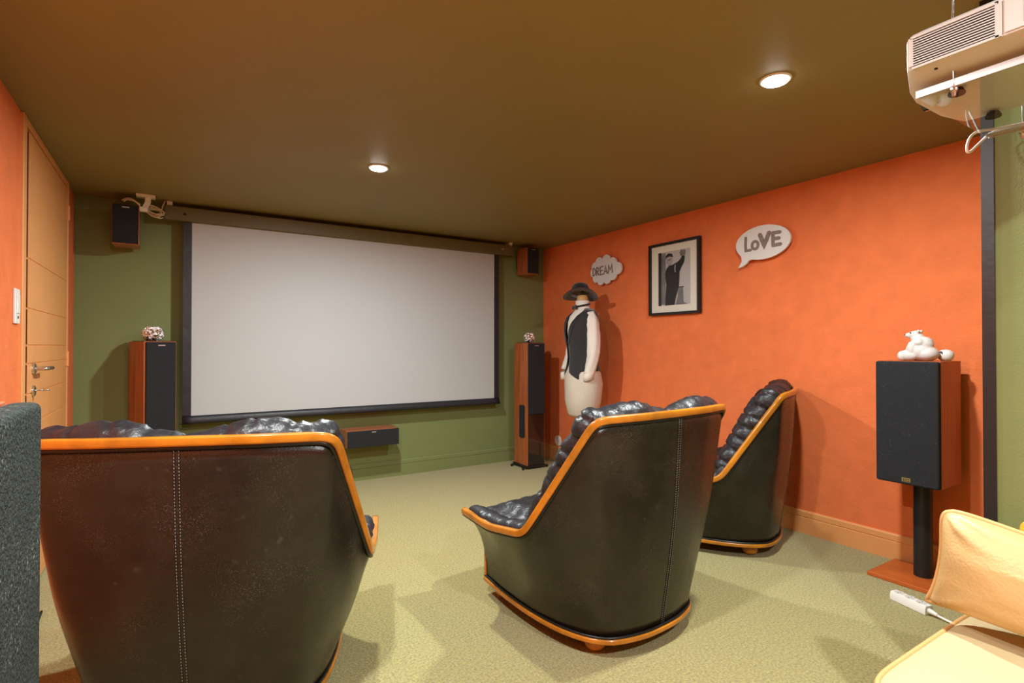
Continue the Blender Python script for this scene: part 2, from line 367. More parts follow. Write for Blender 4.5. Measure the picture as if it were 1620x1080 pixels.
# ------------------------------------------------------------------ loudspeakers
def tower(loc, rot, label):
    t = thing('tower_speaker', label, 'speaker', loc, rot, 'tall floor speakers beside the screen')
    w, dp, hh = .206, .24, 1.20   # front face on y=0, cabinet towards +y
    # gently bowed cabinet sides
    pr = []
    for s in (-1, 1):
        ys = [0, .05, .12, .19, dp] if s < 0 else [dp, .19, .12, .05, 0]
        for y in ys: pr.append((s*(w/2 - .014*(y/dp)**2), y))
    bm = B(); loft(bm, [[Vector((x, y+.004, z)) for x, y in pr] for z in (.035, hh)])
    cb = obj('cabinet', bm, 'cherry', t, 'glossy cherry cabinet', bevel=.003)
    obj('top_plate', bxm(-w/2+.018, w/2-.018, .006, dp-.03, hh, hh+.004), 'gloss', t)
    obj('grille', bxm(-w/2+.010, w/2-.010, -.012, .003, .52, hh-.004), 'cloth', t, 'charcoal cloth grille', bevel=.004)
    obj('lower_baffle', bxm(-w/2+.010, w/2-.010, -.004, .003, .04, .518), 'gloss', t, 'glossy black lower front', bevel=.002)
    obj('badge', bxm(-.022, .022, -.0145, -.011, hh-.030, hh-.024), 'silver', t, 'small silver maker badge')
    # side woofer grille on the -x side
    bm = B(); pts = []
    yc, zc, hy, hz, r = .085, .45, .045, .155, .018
    for cx, cz, a0 in ((yc+hy-r, zc+hz-r, 0), (yc-hy+r, zc+hz-r, 90), (yc-hy+r, zc-hz+r, 180), (yc+hy-r, zc-hz+r, 270)):
        for k in range(5):
            a = radians(a0+k*22.5); pts.append((cx+r*cos(a), cz+r*sin(a)))
    extrude_poly(bm, pts, lambda u, v, d: Vector((d, u, v)), -w/2-.006, -w/2+.006)
    obj('side_grille', bm, 'cloth', t, 'black oblong side grille')
    pl = obj('plinth', bxm(-w/2-.004, w/2+.004, -.008, dp+.01, .016, .036), 'blackp', t, bevel=.003)
    for x in (-1, 1):
        for y in (.02, dp-.02):
            bm = B(); tube(bm, [(x*(w/2-.02), y, .02), (x*(w/2+.035), y-.004, .018)], .007, 8); lathe(bm, [(.0, 0), (.008, .0), (.013, .010), (.013, .022), (0, .022)], 14, (x*(w/2+.035), y-.004, 0))
            obj('foot', bm, 'blackp', pl, smooth=False)
    return t
tower((.020-.0875, 4.365, 0), radians(26), 'tall cherry floor speaker left of the projection screen')
tower((2.94, 4.228, 0), 0, 'tall cherry floor speaker right of the screen with a black side grille')

def satellite(loc, w, hh, dp, label, badge=True, tilt=0, yaw=0):
    t = thing('satellite_speaker', label, 'speaker', loc, yaw, 'small wall speakers at the ceiling'); t.rotation_euler[0] = tilt
    obj('cabinet', bxm(-w/2, w/2, 0, dp, 0, hh), 'cherry', t, bevel=.003)
    obj('grille', bxm(-w/2+.003, w/2-.003, -.010, .001, .004, hh-.003), 'cloth', t, bevel=.004)
    obj('badge', bxm(-.02, .02, -.0125, -.009, hh-.024, hh-.018), 'silver', t, 'small silver maker badge')
    return t
s1 = satellite((-.270, 4.42, 1.852), .150, .265, .20, 'small black and cherry speaker high in the left corner of the green wall')
obj('wall_plate', bxm(-.05, .05, .20, .26, .06, .20), 'blackp', s1)
s2 = satellite((3.056, 4.45, 1.895), .140, .262, .19, 'small cherry speaker high in the right corner of the green wall')
obj('wall_plate', bxm(-.05, .05, .19, .23, .06, .20), 'blackp', s2)
# white bracket beside the left satellite
t = thing('speaker_bracket', 'white bracket between ceiling and the upper left speaker', 'bracket', (-.16, 4.44, H))
obj('ceiling_plate', bxm(-.055, .055, -.035, .035, -.018, 0), 'white', t, bevel=.003)
bm = B(); loft(bm, [[Vector((x+o, y, z)) for x, y in ((-.015, -.015), (.018, -.015), (.018, .015), (-.015, .015))] for z, o in ((-.018, .012), (-.05, .010), (-.085, -.005), (-.10, -.02))])
obj('stem', bm, 'white', t, bevel=.002)
bm = B(); box(bm, -.035, .012, -.02, .02, -.115, -.085)
obj('clamp', bm, 'white', t, bevel=.003)
bm = B(); tube(bm, smooth_path([(-.03, -.03, -.075), (-.07, -.045, -.05), (-.10, -.045, -.045), (-.13, -.04, -.06)], 6), .004, 8); tube(bm, smooth_path([(-.03, -.034, -.085), (-.06, -.05, -.062), (-.10, -.052, -.056), (-.12, -.045, -.07)], 6), .004, 8)
obj('lead', bm, 'cream_cable', t, smooth=True)
# cable bundle at the left end of the housing
bm = B()
rc_ = random.Random(8)
for k in range(7):
    pts = []; cx_, cz_ = -.106+rc_.uniform(-.012, .012), 2.105+rc_.uniform(-.010, .010); ra, rb, tl = rc_.uniform(.035, .058), rc_.uniform(.010, .034), rc_.uniform(-.5, .1)
    for i in range(25):
        a = 2*pi*i/24; u, v = ra*cos(a), rb*sin(a)
        pts.append((cx_+u*cos(tl)-v*sin(tl), 4.50-.006*k+.006*sin(a*2), cz_+u*sin(tl)+v*cos(tl)))
    tube(bm, pts, .0034, 7)
tube(bm, smooth_path([(-.16, 4.49, 2.095), (-.12, 4.485, 2.07), (-.08, 4.49, 2.062), (-.062, 4.50, 2.07)], 6), .004, 7)
tube(bm, smooth_path([(-.07, 4.50, 2.12), (-.065, 4.50, 2.15), (-.055, 4.50, 2.175), (-.05, 4.5, 2.19)], 6), .004, 7)
prep(obj('cable_bundle', bm, 'cream_cable', smooth=True), 'looped cream cables at the left end of the screen housing', 'cable')

# centre speaker
t = thing('center_speaker', 'low wide cherry speaker on the wall under the screen', 'speaker', (1.432, 4.45, .327))
obj('cabinet', bxm(-.221, .221, .0, .215, 0, .140), 'cherryh', t, 'striped cherry cabinet', bevel=.002)
obj('grille', bxm(-.219, .219, -.014, .001, .002, .138), 'cloth', t, bevel=.003)
obj('badge', bxm(-.018, .018, -.0165, -.013, .120, .127), 'silver', t, 'small silver maker badge')

# stand speakers (rear pair)
def stand_speaker(loc, rot, label, stand_label, dusty):
    """front face on local y=0 looking to -y; cabinet towards +y; loc at floor"""
    t = thing('bookshelf_speaker', label, 'speaker', (*loc, .495), rot, 'large speakers on pole stands')
    w, hh, dp = .267, .60, .235
    obj('cabinet', bxm(-w/2+.004, w/2-.004, .0, dp, 0, hh), 'padouk', t, 'red brown veneered cabinet', bevel=.002)
    obj('back_panel', bxm(-w/2+.006, w/2-.006, dp, dp+.006, .01, hh-.03), 'blackp', t)
    g = obj('grille', bxm(-w/2+.001, w/2-.001, -.036, .0, .002, hh-.002), 'foam' if dusty else 'cloth', t, 'thick charcoal grille', bevel=.010, seg=4)
    bg = obj('badge', bxm(-.018, .018, -.0375, -.035, .016, .036), 'gold', t, 'small gold maker plate')
    bm = B()
    for zz in (.0205, .0290):
        for k in range(4):
            x = -.013+k*.0075; box(bm, x, x+.005, -.0380, -.0373, zz-.0022, zz+.0022)
    obj('print', bm, 'dark', bg)
    s = thing('speaker_stand', stand_label, 'stand', (*loc, 0), rot, 'pole stands under the large speakers')
    obj('base_plate', bxm(-.18, .18, -.03, .28, .0, .020), 'padbase', s, 'reddish wooden base board', bevel=.003)
    bm = B(); lathe(bm, [(.040, .020), (.040, .485)], 36, (0, .145, 0)); obj('pole', bm, 'blackp', s, smooth=False, bevel=.001)
    obj('top_plate', bxm(-.09, .09, .05, .21, .485, .4945), 'blackp', s, bevel=.002)
    return t, s
ts, ss = stand_speaker((3.036, 1.187), -pi/2, 'large speaker on a stand against the orange wall, with the bear on top',
              'black pole stand with reddish base board near the power strip', False)
bm = B(); tube(bm, smooth_path([(.06, .243, .33), (.075, .28, .31), (.08, .29, .26), (.075, .28, .20), (.05, .243, .17)], 6), .004, 8)
obj('speaker_lead', bm, 'white', ts, 'white lead looping out of the back', smooth=True)
stand_speaker((-.181, .802), pi/2, 'large dusty speaker at the left edge beside the camera',
              'pole stand under the dusty speaker at the left edge', True)
# cable on the carpet along the left wall
bm = B(); tube(bm, smooth_path([(-.40, .95, .006), (-.44, 1.5, .006), (-.47, 2.0, .006), (-.46, 2.6, .006), (-.48, 3.1, .006)], 8), .005, 8)
prep(obj('floor_cable', bm, 'rubber', smooth=True), 'thin black cable on the carpet along the left wall', 'cable')

# ------------------------------------------------------------------ crackled glass balls
def glass_ball(loc, rx, rz, label):
    t = thing('glass_candle_ball', label, 'ornament', loc, 0, 'crackled glass balls on the tall speakers')
    bm = B(); bmesh.ops.create_icosphere(bm, subdivisions=4, radius=1)
    rnd = random.Random(3)
    for v in list(bm.verts):
        k = 1+rnd.uniform(-.05, .05); z = max(-.86, v.co.z)*rz*k
        v.co = Vector((v.co.x*rx*k, v.co.y*rx*k, z+rz*.86))
    bmesh.ops.delete(bm, geom=[v for v in bm.verts if v.co.z > rz*(.86+.93)], context='VERTS')
    o = obj('shell', bm, 'mosaic', t, 'silvery crackled glass')
    md = o.modifiers.new('s', 'SOLIDIFY'); md.thickness = .003
    bm = B(); lathe(bm, [(0, .004), (.019, .004), (.019, .02), (0, .02)], 20); obj('tealight', bm, 'white', t)
    return t
glass_ball((-.115, 4.47, 1.2045), .066, .056, 'flattened crackled glass ball on the left tall speaker')
glass_ball((2.93, 4.33, 1.2045), .054, .054, 'small round crackled glass ball on the right tall speaker')

# ------------------------------------------------------------------ armchairs
K = dict(zb=.915, wc=.392, yc=.062, zc=.908, we=.470, ye=.365, ze=.452, wt=.455, yt=.819, zt=.430)
def rail_curve(step=.012, sig=2.6):
    k = K
    pts = [((-k['wt'], k['yt'], k['zt']), 0), ((-(k['wt']+.012), .60, .418), .5), ((-k['we'], k['ye'], k['ze']), 1), ((-k['wc'], k['yc'], k['zc']), 2),
           ((-.2, .014, k['zb']-.002), 2.5), ((0, 0, k['zb']), 3)]
    pts += [((-p[0], p[1], p[2]), 6-u) for p, u in pts[-2::-1]]
    P = []
    for (a, ua), (b_, ub) in zip(pts, pts[1:]):
        a = Vector(a); b_ = Vector(b_); n = max(2, int((b_-a).length/step))
        for i in range(n): P.append((a.lerp(b_, i/n), ua+(ub-ua)*i/n))
    P.append((Vector(pts[-1][0]), 6.0))
    out = []; n = len(P); kk = 7
    for i in range(n):
        j = min(kk, i, n-1-i); s = Vector(); w = 0; us = 0
        for q in range(-j, j+1):
            g = math.exp(-.5*(q/sig)**2); s += P[i+q][0]*g; us += P[i+q][1]*g; w += g
        out.append((s/w, us/w))
    return out
BASEK = [(-.300, .870), (-.330, .66), (-.338, .44), (-.315, .27), (-.250, .150), (-.125, .100), (0, .090)]
BASEK = BASEK+[(-x, y) for x, y in BASEK[-2::-1]]
def base_at(u, grow=0):
    t = max(0, min(11.9999, u*2)); i = int(t); t -= i
    P = [Vector(BASEK[max(0, min(12, j))]) for j in range(i-1, i+3)]
    a, b_, c, d = P
    v = .5*((2*b_)+(c-a)*t+(2*a-5*b_+4*c-d)*t*t+(3*b_-a-3*c+d)*t**3)
    if grow:
        cen = Vector((0, .45)); w = (v-cen); v = v+w.normalized()*grow
    return v
def make_armchair(label, loc, rot):
    t = thing('armchair', label, 'armchair', loc, rot, 'black leather armchairs with wooden rails facing the screen')
    rc = rail_curve(); n = len(rc); rows = 18; z0 = .082
    # --- outer shell
    bm = B(); grid = []
    for j in range(rows+1):
        tt = j/rows; row = []
        for p, u in rc:
            top = Vector((p.x, p.y, p.z-.012)); bs = base_at(u); uu = min(u, 6-u)      # 0 front .. 3 back
            q_ = min(1, max(0, (uu-.1)/1.7)); ex = 2.9-1.75*q_*q_*(3-2*q_); s = tt**ex
            bulge = sin(pi*tt)*(.018+.026*math.exp(-((uu-1.25)/.5)**2))*min(1, .15+uu)
            x = bs.x+(top.x-bs.x)*s; y = bs.y+(top.y-bs.y)*s; z = z0+(top.z-z0)*tt
            c = Vector((x, y-.45)); c.normalize(); x += c.x*bulge; y += c.y*bulge
            # slack in the hide
            w = noise.noise(Vector((x*5, y*5, z*4+7)))*.004*sin(pi*tt)
            row.append(bm.verts.new((x+c.x*w, y+c.y*w, z)))
        grid.append(row)
    for a, b_ in zip(grid, grid[1:]):
        for i in range(n-1): bm.faces.new((a[i], a[i+1], b_[i+1], b_[i]))
    cen = [r[n//2].co.copy() for r in grid]
    me_co = [[v.co.copy() for v in r] for r in grid]
    sh = obj('shell', bm, ['shell', 'piping'], t, 'outer shell of scuffed black leather', smooth=True)
    md = sh.modifiers.new('s', 'SOLIDIFY'); md.thickness = .018; bk = min(sh.data.polygons, key=lambda p: (p.center-Vector((0, .04, .5))).length)
    md.offset = -1 if bk.normal.y < 0 else 1
    me = bake(sh)
    for p in me.polygons: p.use_smooth = True
    # front panel
    bm = B(); fz = [z0+(.335-z0)*i/6 for i in range(7)]
    loft(bm, [[Vector((x, .868-.012*cos(x*5), z)) for x in [-.30+.6*i/10 for i in range(11)]]+[Vector((x, .84, z)) for x in [.30-.6*i/10 for i in range(11)]] for z in fz])
    obj('front_panel', bm, 'shell', t)
    # seams: centre back + two sides, double stitched ridges with thread
    def seam(i, name='seam'):
        bm = B(); off = (me_co[0][i]-Vector((0, .45, me_co[0][i].z)));
        for sgn in (-1, 1):
            pts = []
            for j in range(rows+1):
                p = me_co[j][i]; q = me_co[j][i+1]; tg = (q-p).normalized(); nr = Vector((tg.y, -tg.x, 0)).normalized()
                if nr.dot(Vector((p.x, p.y-.45, 0))) < 0: nr = -nr
                pts.append(p+tg*(.006*sgn)+nr*.0005)
            tube(bm, pts, .0022, 6)
            if name == 'seam':
                for a, b_ in zip(pts, pts[1:]):      # thread stitches
                    L_ = (b_-a).length; m_ = max(1, int(L_/.008))
                    for k in range(m_):
                        p0 = a.lerp(b_, (k+.2)/m_); p1 = a.lerp(b_, (k+.65)/m_)
                        tube(bm, [p0+nr*.0018, p1+nr*.0018], .0009, 4, mi=1)
        return obj(name, bm, ['shell', 'lining'], t, 'double stitched seam', smooth=True)
    mid = n//2; seam(mid)
    # --- wooden rail along the rim
    def outn(i):
        p = rc[i][0]; a = rc[max(0, i-1)][0]; c = rc[min(n-1, i+1)][0]; tg = (c-a).normalized()
        return tg
    cross = []
    hw, hh = .013, .0135
    for cx, cy, a0 in ((hw-.006, hh-.006, 0), (-hw+.006, hh-.006, 90), (-hw+.006, -hh+.006, 180), (hw-.006, -hh+.006, 270)):
        for k in range(4):
            a = radians(a0+k*30); cross.append((cx+.006*cos(a), cy+.006*sin(a)))
    def up_at(i):
        tg = outn(i); p = rc[i][0]; side = Vector((p.x, p.y-.45, 0)).normalized()
        side = (side-tg*side.dot(tg)).normalized(); u = side.cross(tg)
        return u if u.z > 0 or abs(u.z) < 1e-4 else -u
    bm = B(); tube(bm, [p for p, u in rc], 1.0, cross=cross, up=up_at); obj('rail', bm, 'rail', t, 'honey coloured wooden rim', smooth=True)
    bm = B(); pts = []
    for i, (p, u) in enumerate(rc):
        side = Vector((p.x, p.y-.45, 0)).normalized(); pts.append(p-up_at(i)*.0175+side*.001)
    tube(bm, pts, .0065, 8); obj('rim_piping', bm, 'piping', t, smooth=True)
    # --- wooden base ring with front edges
    ring = [base_at(i/60*6, .004) for i in range(61)]
    pts = [Vector((v.x, v.y, .071)) for v in ring]
    bm = B(); tube(bm, pts+[Vector((-.1, .878, .068)), Vector((-.2, .878, .068)), pts[0]][0:0], 1.0, cross=[(-.014, -.010), (.007, -.010), (.010, -.006), (.010, .006), (.007, .010), (-.014, .010)], up=(0, 0, 1))
    box(bm, -.306, .306, .856, .880, .061, .081)
    for s in (-1, 1): box(bm, s*.302-.005, s*.302+.005, .862, .878, .08, .335)
    obj('base_ring', bm, 'rail', t, 'wooden base ring and front edges', smooth=False, bevel=.002)
    bm = B(); tube(bm, [Vector((v.x, v.y, .084)) for v in [base_at(i/60*6, .004) for i in range(61)]], .006, 8); obj('base_piping', bm, 'piping', t, smooth=True)
    for fx, fy in ((-.245, .80), (.245, .80), (-.22, .235), (.22, .235)):
        bm = B(); lathe(bm, [(0, 0), (.024, 0), (.038, .010), (.043, .024), (.038, .040), (.03, .061), (0, .061)], 24, (fx, fy, 0)); obj('foot', bm, 'rail', t, 'round wooden foot', smooth=True)
    # floor of the shell
    bm = B(); fl = [base_at(i/40*6, -.02) for i in range(41)]; extrude_poly(bm, [(v.x, v.y) for v in fl], lambda u, v, d: Vector((u, v, d)), .058, .075); obj('underside', bm, 'blackp', t)
    # --- seat cushion
    bm = B()
    for ix in range(9):
        for iy in range(9):
            fx = ix/8*2-1; fy = iy/8; x = fx*.275; y = .30+fy*.54
            if ix in (0, 8) or iy in (0, 8): blob(bm, (x, y, .355+.01*cos(fx*1.5)), (.075, .075, .06))
            else: blob(bm, (x, y, .375+.030*cos(fx*1.5)*sin(pi*min(1, fy+.15))), (.08, .08, .072))
    se = obj('seat_cushion', bm, 'pad', t); me = fuse(se, .013, 5); wrinkle(me, .0035, 5, 11)
    # --- back cushion with side rolls
    bm = B()
    def inner(i, d, dz):
        p = rc[i][0]; c = Vector((0, .45, 0)); w = Vector((c.x-p.x, c.y-p.y, 0)); w.normalize(); return Vector((p.x+w.x*d, p.y+w.y*d, p.z+dz))
    for i, (p, u) in enumerate(rc):
        uu = min(u, 6-u)
        if uu < 1.08 or i % 2: continue
        if uu < 1.97:
            k = (uu-1.08)/.89; r = .052+.008*abs(sin(i*.3)); q = inner(i, .062, -.002+.018*k)
            blob(bm, q, (r, r, r))
            q = inner(i, .13, -.045); blob(bm, q, (.055, .07, .07))
        else:
            k = abs(p.x)/K['wc']; lobe = .037*max(0, sin((k-.18)*pi*1.15)) if k > .18 else 0
            r = .062
            q = inner(i, .070, -.048+lobe+.006*sin(i*1.3)); blob(bm, q, (r+.01, r, r))
            q = inner(i, .115, -.09+lobe*.6); blob(bm, q, (.075, .07, .085))
    # main pad: rows down the inside of the back
    for j in range(11):
        v = j/10; z = .84-.44*v; y = .12+.21*v; w = .29-.02*v
        for i in range(11):
            x = (i/10*2-1)*w; puff = .018*abs(sin(v*pi*3.5)); blob(bm, (x, y+.012*abs(x)/w, z), (.06, .055+puff, .065))
    bc = obj('back_cushion', bm, 'pad', t); me = fuse(bc, .012, 4); wrinkle(me, .006, 8, 3); channels(me); wrinkle(me, .004, 17, 8)
    # --- arm pads
    for s in (0, 1):
        bm = B()
        for i, (p, u) in enumerate(rc):
            uu = u if s == 0 else 6-u
            if uu > 1.12: continue
            f = min(1, uu/.15); k = 1.0+.18*sin(i*.8)
            q = inner(i, .050, .002); blob(bm, q, (.030+.016*f*k, .034, .024+.010*f*k)); q = inner(i, .10, -.035); blob(bm, q, (.05, .04, .045))
        ap = obj('arm_pad', bm, 'pad', t); me = fuse(ap, .010, 3); wrinkle(me, .005, 14, 5+s)
    return t
def channels(me):
    nr = [v.normal.copy() for v in me.vertices]
    for v, nn in zip(me.vertices, nr):
        p = v.co; k = min(1, max(0, (p.z-.82)/.06))*min(1, max(0, (.36-abs(p.x))/.06)); jog = .25*noise.noise(p*9)
        d1 = ((p.z-.35*p.y)/.072+jog+.5) % 1-.5; d2 = (p.x/.095+jog*1.4+.5) % 1-.5
        g = (1-k)*math.exp(-(d1/.09)**2)+k*.6*math.exp(-(d2/.08)**2)
        v.co = p-nn*(.012*g)
    me.update()
def wrinkle(me, amp, f, seed):
    me.calc_loop_triangles()
    nr = [v.normal.copy() for v in me.vertices]
    for v, nn in zip(me.vertices, nr):
        p = v.co; q = Vector((p.x*f, p.y*f*1.2, p.z*f*.8+seed)) + Vector((noise.noise(p*4), noise.noise(p*4+Vector((5, 0, 0))), 0))*1.3
        r = 1-2*abs(noise.noise(q)); r2 = 1-2*abs(noise.noise(q*2.1+Vector((9, 3, seed))))
        v.co = p+nn*(amp*(r*.7+r2*.35-.5))
    me.update()
chair = make_armchair('black leather armchair at left, seen from behind beside the dusty speaker', (.009, 1.675, 0), radians(-21.97))
c2 = copy_tree(chair); c2.location = (1.625, 1.381, 0); c2.rotation_euler = (0, 0, radians(4.34)); c2['label'] = 'black leather armchair in the middle of the room'
c3 = copy_tree(chair); c3.location = (3.064, 1.764, 0); c3.rotation_euler = (0, 0, radians(29.64)); c3['label'] = 'black leather armchair nearest the orange wall'

# ------------------------------------------------------------------ tailor's dummy
DX, DY = 3.02, 3.63
dm = thing('tailor_dummy', "tailor's dummy in white shirt and black waistcoat beside the orange wall", 'mannequin', (DX, DY, 0), radians(-16))
def ell(z, a, b_, cx=0, cy=0, n=48, f=None):
    out = []
    for i in range(n):
        ph = 2*pi*i/n; k = 1+(f(ph, z) if f else 0); out.append(Vector((cx+a*cos(ph)*k, cy+b_*sin(ph)*k, z)))
    return out
prof = [(.560, .08, .09, 0), (.564, .115, .125, 0), (.585, .130, .145, 0), (.70, .152, .172, 0), (.84, .160, .186, 0.005), (.92, .152, .176, 0), (1.02, .118, .140, 0), (1.10, .105, .125, 0)]
bm = B(); loft(bm, [ell(z, a, b_, cx, f=lambda ph, z: .010*sin(ph*6+z*5)*(1 if z > .6 else .3)) for z, a, b_, cx in prof]); obj('body_cover', bm, 'skirt', dm, 'ecru calico lower body', smooth=True)
TR = [(.93, .138, .158, 0), (1.0, .120, .140, 0), (1.08, .110, .128, 0), (1.18, .116, .134, -.005), (1.30, .128, .150, -.008), (1.38, .124, .158, -.004), (1.43, .108, .158, 0), (1.462, .088, .128, .005), (1.485, .068, .085, .004), (1.505, .060, .064, 0), (1.53, .055, .058, -.004)]
bm = B(); loft(bm, [ell(z, a*.97, b_*.97, cx, f=lambda ph, z: .014*sin(ph*11+z*9)*(1 if z < 1.43 else 0)) for z, a, b_, cx in TR]); obj('shirt', bm, 'shirt', dm, smooth=True)
bm = B(); loft(bm, [ell(z, a, b_, -.004) for z, a, b_ in ((1.495, .064, .066), (1.535, .058, .060), (1.562, .060, .063), (1.564, .053, .056), (1.53, .050, .052))], caps=False); obj('shirt_collar', bm, 'shirt', dm, 'stiff white stand collar', smooth=True)
bm = B(); lathe(bm, [(0, 1.53), (.048, 1.53), (.050, 1.575), (.047, 1.600), (.036, 1.612), (0, 1.612)], 28, (-.004, 0, 0)); obj('neck_block', bm, 'neckwood', dm, 'pale wooden neck block', smooth=True)
bm = B(); lathe(bm, [(0, 1.612), (.012, 1.612), (.010, 1.622), (.018, 1.632), (.012, 1.647), (0, 1.649)], 16, (-.004, 0, 0)); obj('neck_knob', bm, 'blackp', dm, smooth=True)
bm = B(); tube(bm, [Vector((-.004+.066*cos(a), .068*sin(a), 1.522+.014*cos(a))) for a in [2*pi*i/32 for i in range(32)]], 1.0, cross=[(-.003, -.008), (.003, -.008), (.003, .008), (-.003, .008)], up=(0, 0, 1), closed=True)
for s in (-1, 1):
    q = [(0, -.006), (.038, -.018), (.046, 0), (.038, .018), (0, .006)]
    extrude_poly(bm, [(u*s, v) for u, v in q], lambda u, v, d: Vector((d, u, 1.504+v)), -.084, -.072)
box(bm, -.088, -.068, -.008, .008, 1.496, 1.514)
obj('bow_tie', bm, 'felt', dm, 'narrow black bow tie')
# sleeves
def sleeve(path, rad, name='sleeve', m='shirt'):
    P = smooth_path(path, 7); rings = []; Nn = len(P)
    for i, p in enumerate(P):
        tg = (P[min(i+1, Nn-1)]-P[max(0, i-1)]).normalized(); s = tg.cross(Vector((0, 1, 0))).normalized(); u = s.cross(tg).normalized(); k = i/(Nn-1)
        r = rad(k); rings.append([p+s*(r*cos(a)*(1+.09*sin(5*a+k*9)))+u*(r*sin(a)*(1+.07*sin(5*a+k*7))) for a in [2*pi*j/24 for j in range(24)]])
    bm = B(); loft(bm, rings); return obj(name, bm, m, dm, smooth=True)
rd = lambda k: .046+.008*sin(pi*min(1, k*1.05))+(.004*noise.noise(Vector((k*14, 3, 0))))
sleeve([(.005, -.120, 1.440), (.015, -.148, 1.385), (.025, -.163, 1.24), (.020, -.166, 1.08), (-.02, -.160, .925)], rd)
sleeve([(0, .120, 1.440), (.0, .145, 1.385), (-.015, .160, 1.24), (-.045, .158, 1.08), (-.10, .145, .955)], rd)
for y, x in ((-.165, -.022), (.145, -.102)):
    bm = B(); loft(bm, [[Vector((x+r*cos(a), y+r*.9*sin(a), z+.012*cos(a))) for a in [2*pi*j/20 for j in range(20)]] for r, z in ((.044, .95), (.048, .93), (.046, .885), (.040, .885), (.036, .92))], caps=False); obj('cuff', bm, 'shirt', dm, smooth=True)
# waistcoat
def interp(z):
    for (z0, a0, b0, c0), (z1, a1, b1, c1) in zip(TR, TR[1:]):
        if z <= z1: t_ = max(0, (z-z0)/(z1-z0)); return a0+(a1-a0)*t_, b0+(b1-b0)*t_, c0+(c1-c0)*t_
    return TR[-1][1:]
bm = B(); NP = 56; NZ = 26; g = []
def opening(z):
    pts = [(.88, .62), (.93, .30), (1.0, .13), (1.15, .10), (1.22, .14), (1.35, .36), (1.43, .70), (1.475, 1.15), (1.53, 1.5)]
    for (a, p), (c, q) in zip(pts, pts[1:]):
        if z <= c: return p+(q-p)*max(0, (z-a)/(c-a))
    return pts[-1][1]
for j in range(NZ+1):
    row = []; k = j/NZ
    for i in range(NP+1):
        s = i/NP*2-1; front = abs(s)**3
        zb = .955-.075*max(0, 1-abs(abs(s)-.88)/.14)
        z = zb+(1.487-zb)*k; dl = opening(z); ph = s*(pi-dl)
        a, b_, cx = interp(z); ex = .010+.006*front
        row.append(bm.verts.new((cx+(a+ex)*cos(ph), (b_+ex)*sin(ph), z)))
    g.append(row)
for a, b_ in zip(g, g[1:]):
    for i in range(NP): bm.faces.new((a[i], a[i+1], b_[i+1], b_[i]))
edges = [[g[j][i].co.copy() for j in range(NZ+1)] for i in (0, NP)]
rows_front = [[g[j][i].co.copy() for i in (0, 1, 2, 3, 4, 5, 6, 7)] for j in range(NZ+1)]
wc = obj('waistcoat', bm, 'wool', dm, 'black wool waistcoat', smooth=True); md = wc.modifiers.new('s', 'SOLIDIFY'); md.thickness = .006; md.offset = 1
# lapels, buttons, pocket
for s in (0, 1):
    bm = B(); R_ = []
    for j in range(11, NZ+1):
        p = edges[s][j]; w = .004+.040*sin(pi*min(1, (j-11)/(NZ-9)))**.7; sg = -1 if s == 0 else 1
        n_ = Vector((p.x, p.y, 0)).normalized(); tg = Vector((-n_.y, n_.x, 0))*(1 if s == 0 else -1)
        tg = tg*(1 if tg.dot(Vector((1, 0, 0))) > 0 else -1)
        R_.append([p+n_*.004, p+n_*.010, p+tg*w+n_*.012, p+tg*w+n_*.004])
    loft(bm, R_); obj('lapel', bm, 'felt', wc)
bm = B()
for k in range(5):
    j = 1+int(k*2.6); p = edges[0][j] if edges[0][j].y < 0 else edges[1][j]; n_ = Vector((p.x, p.y, 0)).normalized()
    blob(bm, p+n_*.008+Vector((.014, -.012, 0)), .0055, 1)
obj('buttons', bm, 'silver', wc, 'row of small pale buttons', smooth=True)['kind'] = 'stuff'
bm = B(); pk = [Vector((.075*cos(a)*1.0, 0, 0)) for a in (0,)]
pts = []
for i in range(8):
    ph = pi+.75+i*.08; a, b_, cx = interp(1.08); pts.append(Vector((cx+(a+.016)*cos(ph), (b_+.016)*sin(ph), 1.085+.004*i)))
tube(bm, pts, 1, cross=[(-.003, -.008), (.003, -.008), (.003, .008), (-.003, .008)], up=(0, 0, 1)); obj('pocket_welt', bm, 'felt', wc)
bm = B(); lathe(bm, [(.016, .03), (.016, .60)], 16); obj('pole', bm, 'blackp', dm, smooth=False)
bm = B(); lathe(bm, [(0, 0), (.16, 0), (.165, .012), (.15, .028), (.03, .04), (.02, .06), (0, .06)], 36); obj('base', bm, 'blackp', dm, 'round black base', smooth=True)
# hat, resting on the neck knob
ht = thing('felt_hat', "black wide brimmed felt hat on the tailor's dummy", 'hat', (DX-.020, DY+.010, 1.618)); ht.rotation_euler = (radians(-20), radians(3), radians(-32.25))
bm = B(); n = 48
def brim(r, a):
    k = (r-.085)/.065; return .004*k-.034*k*k*(cos(a)**2)+.004*k*sin(a)
rings = [[Vector((.083*cos(2*pi*i/n)*s, .080*sin(2*pi*i/n)*s, z)) for i in range(n)] for s, z in ((.02, .096), (.20, .097), (.55, .095), (.75, .088), (.88, .073), (.96, .045), (1.0, .02), (1.02, .0))]
rr = [.088, .095, .107, .120, .133, .146, .152]
rings += [[Vector((r*cos(2*pi*i/n), r*.95*sin(2*pi*i/n), brim(r, 2*pi*i/n))) for i in range(n)] for r in rr]
loft(bm, rings, caps=False); hb = obj('felt_body', bm, 'felt', ht, smooth=True); md = hb.modifiers.new('s', 'SOLIDIFY'); md.thickness = .003
bm = B(); lathe(bm, [(.081, .0), (.078, .035), (.070, .065), (.050, .085), (.001, .088)], 40, sy=.965, caps=False); obj('lining', bm, 'lining', ht, 'grey satin lining', smooth=True)
bm = B(); lathe(bm, [(.0862, .003), (.0845, .022)], 40, sy=.965, caps=False); o = obj('hat_band', bm, 'gloss', ht, smooth=True)

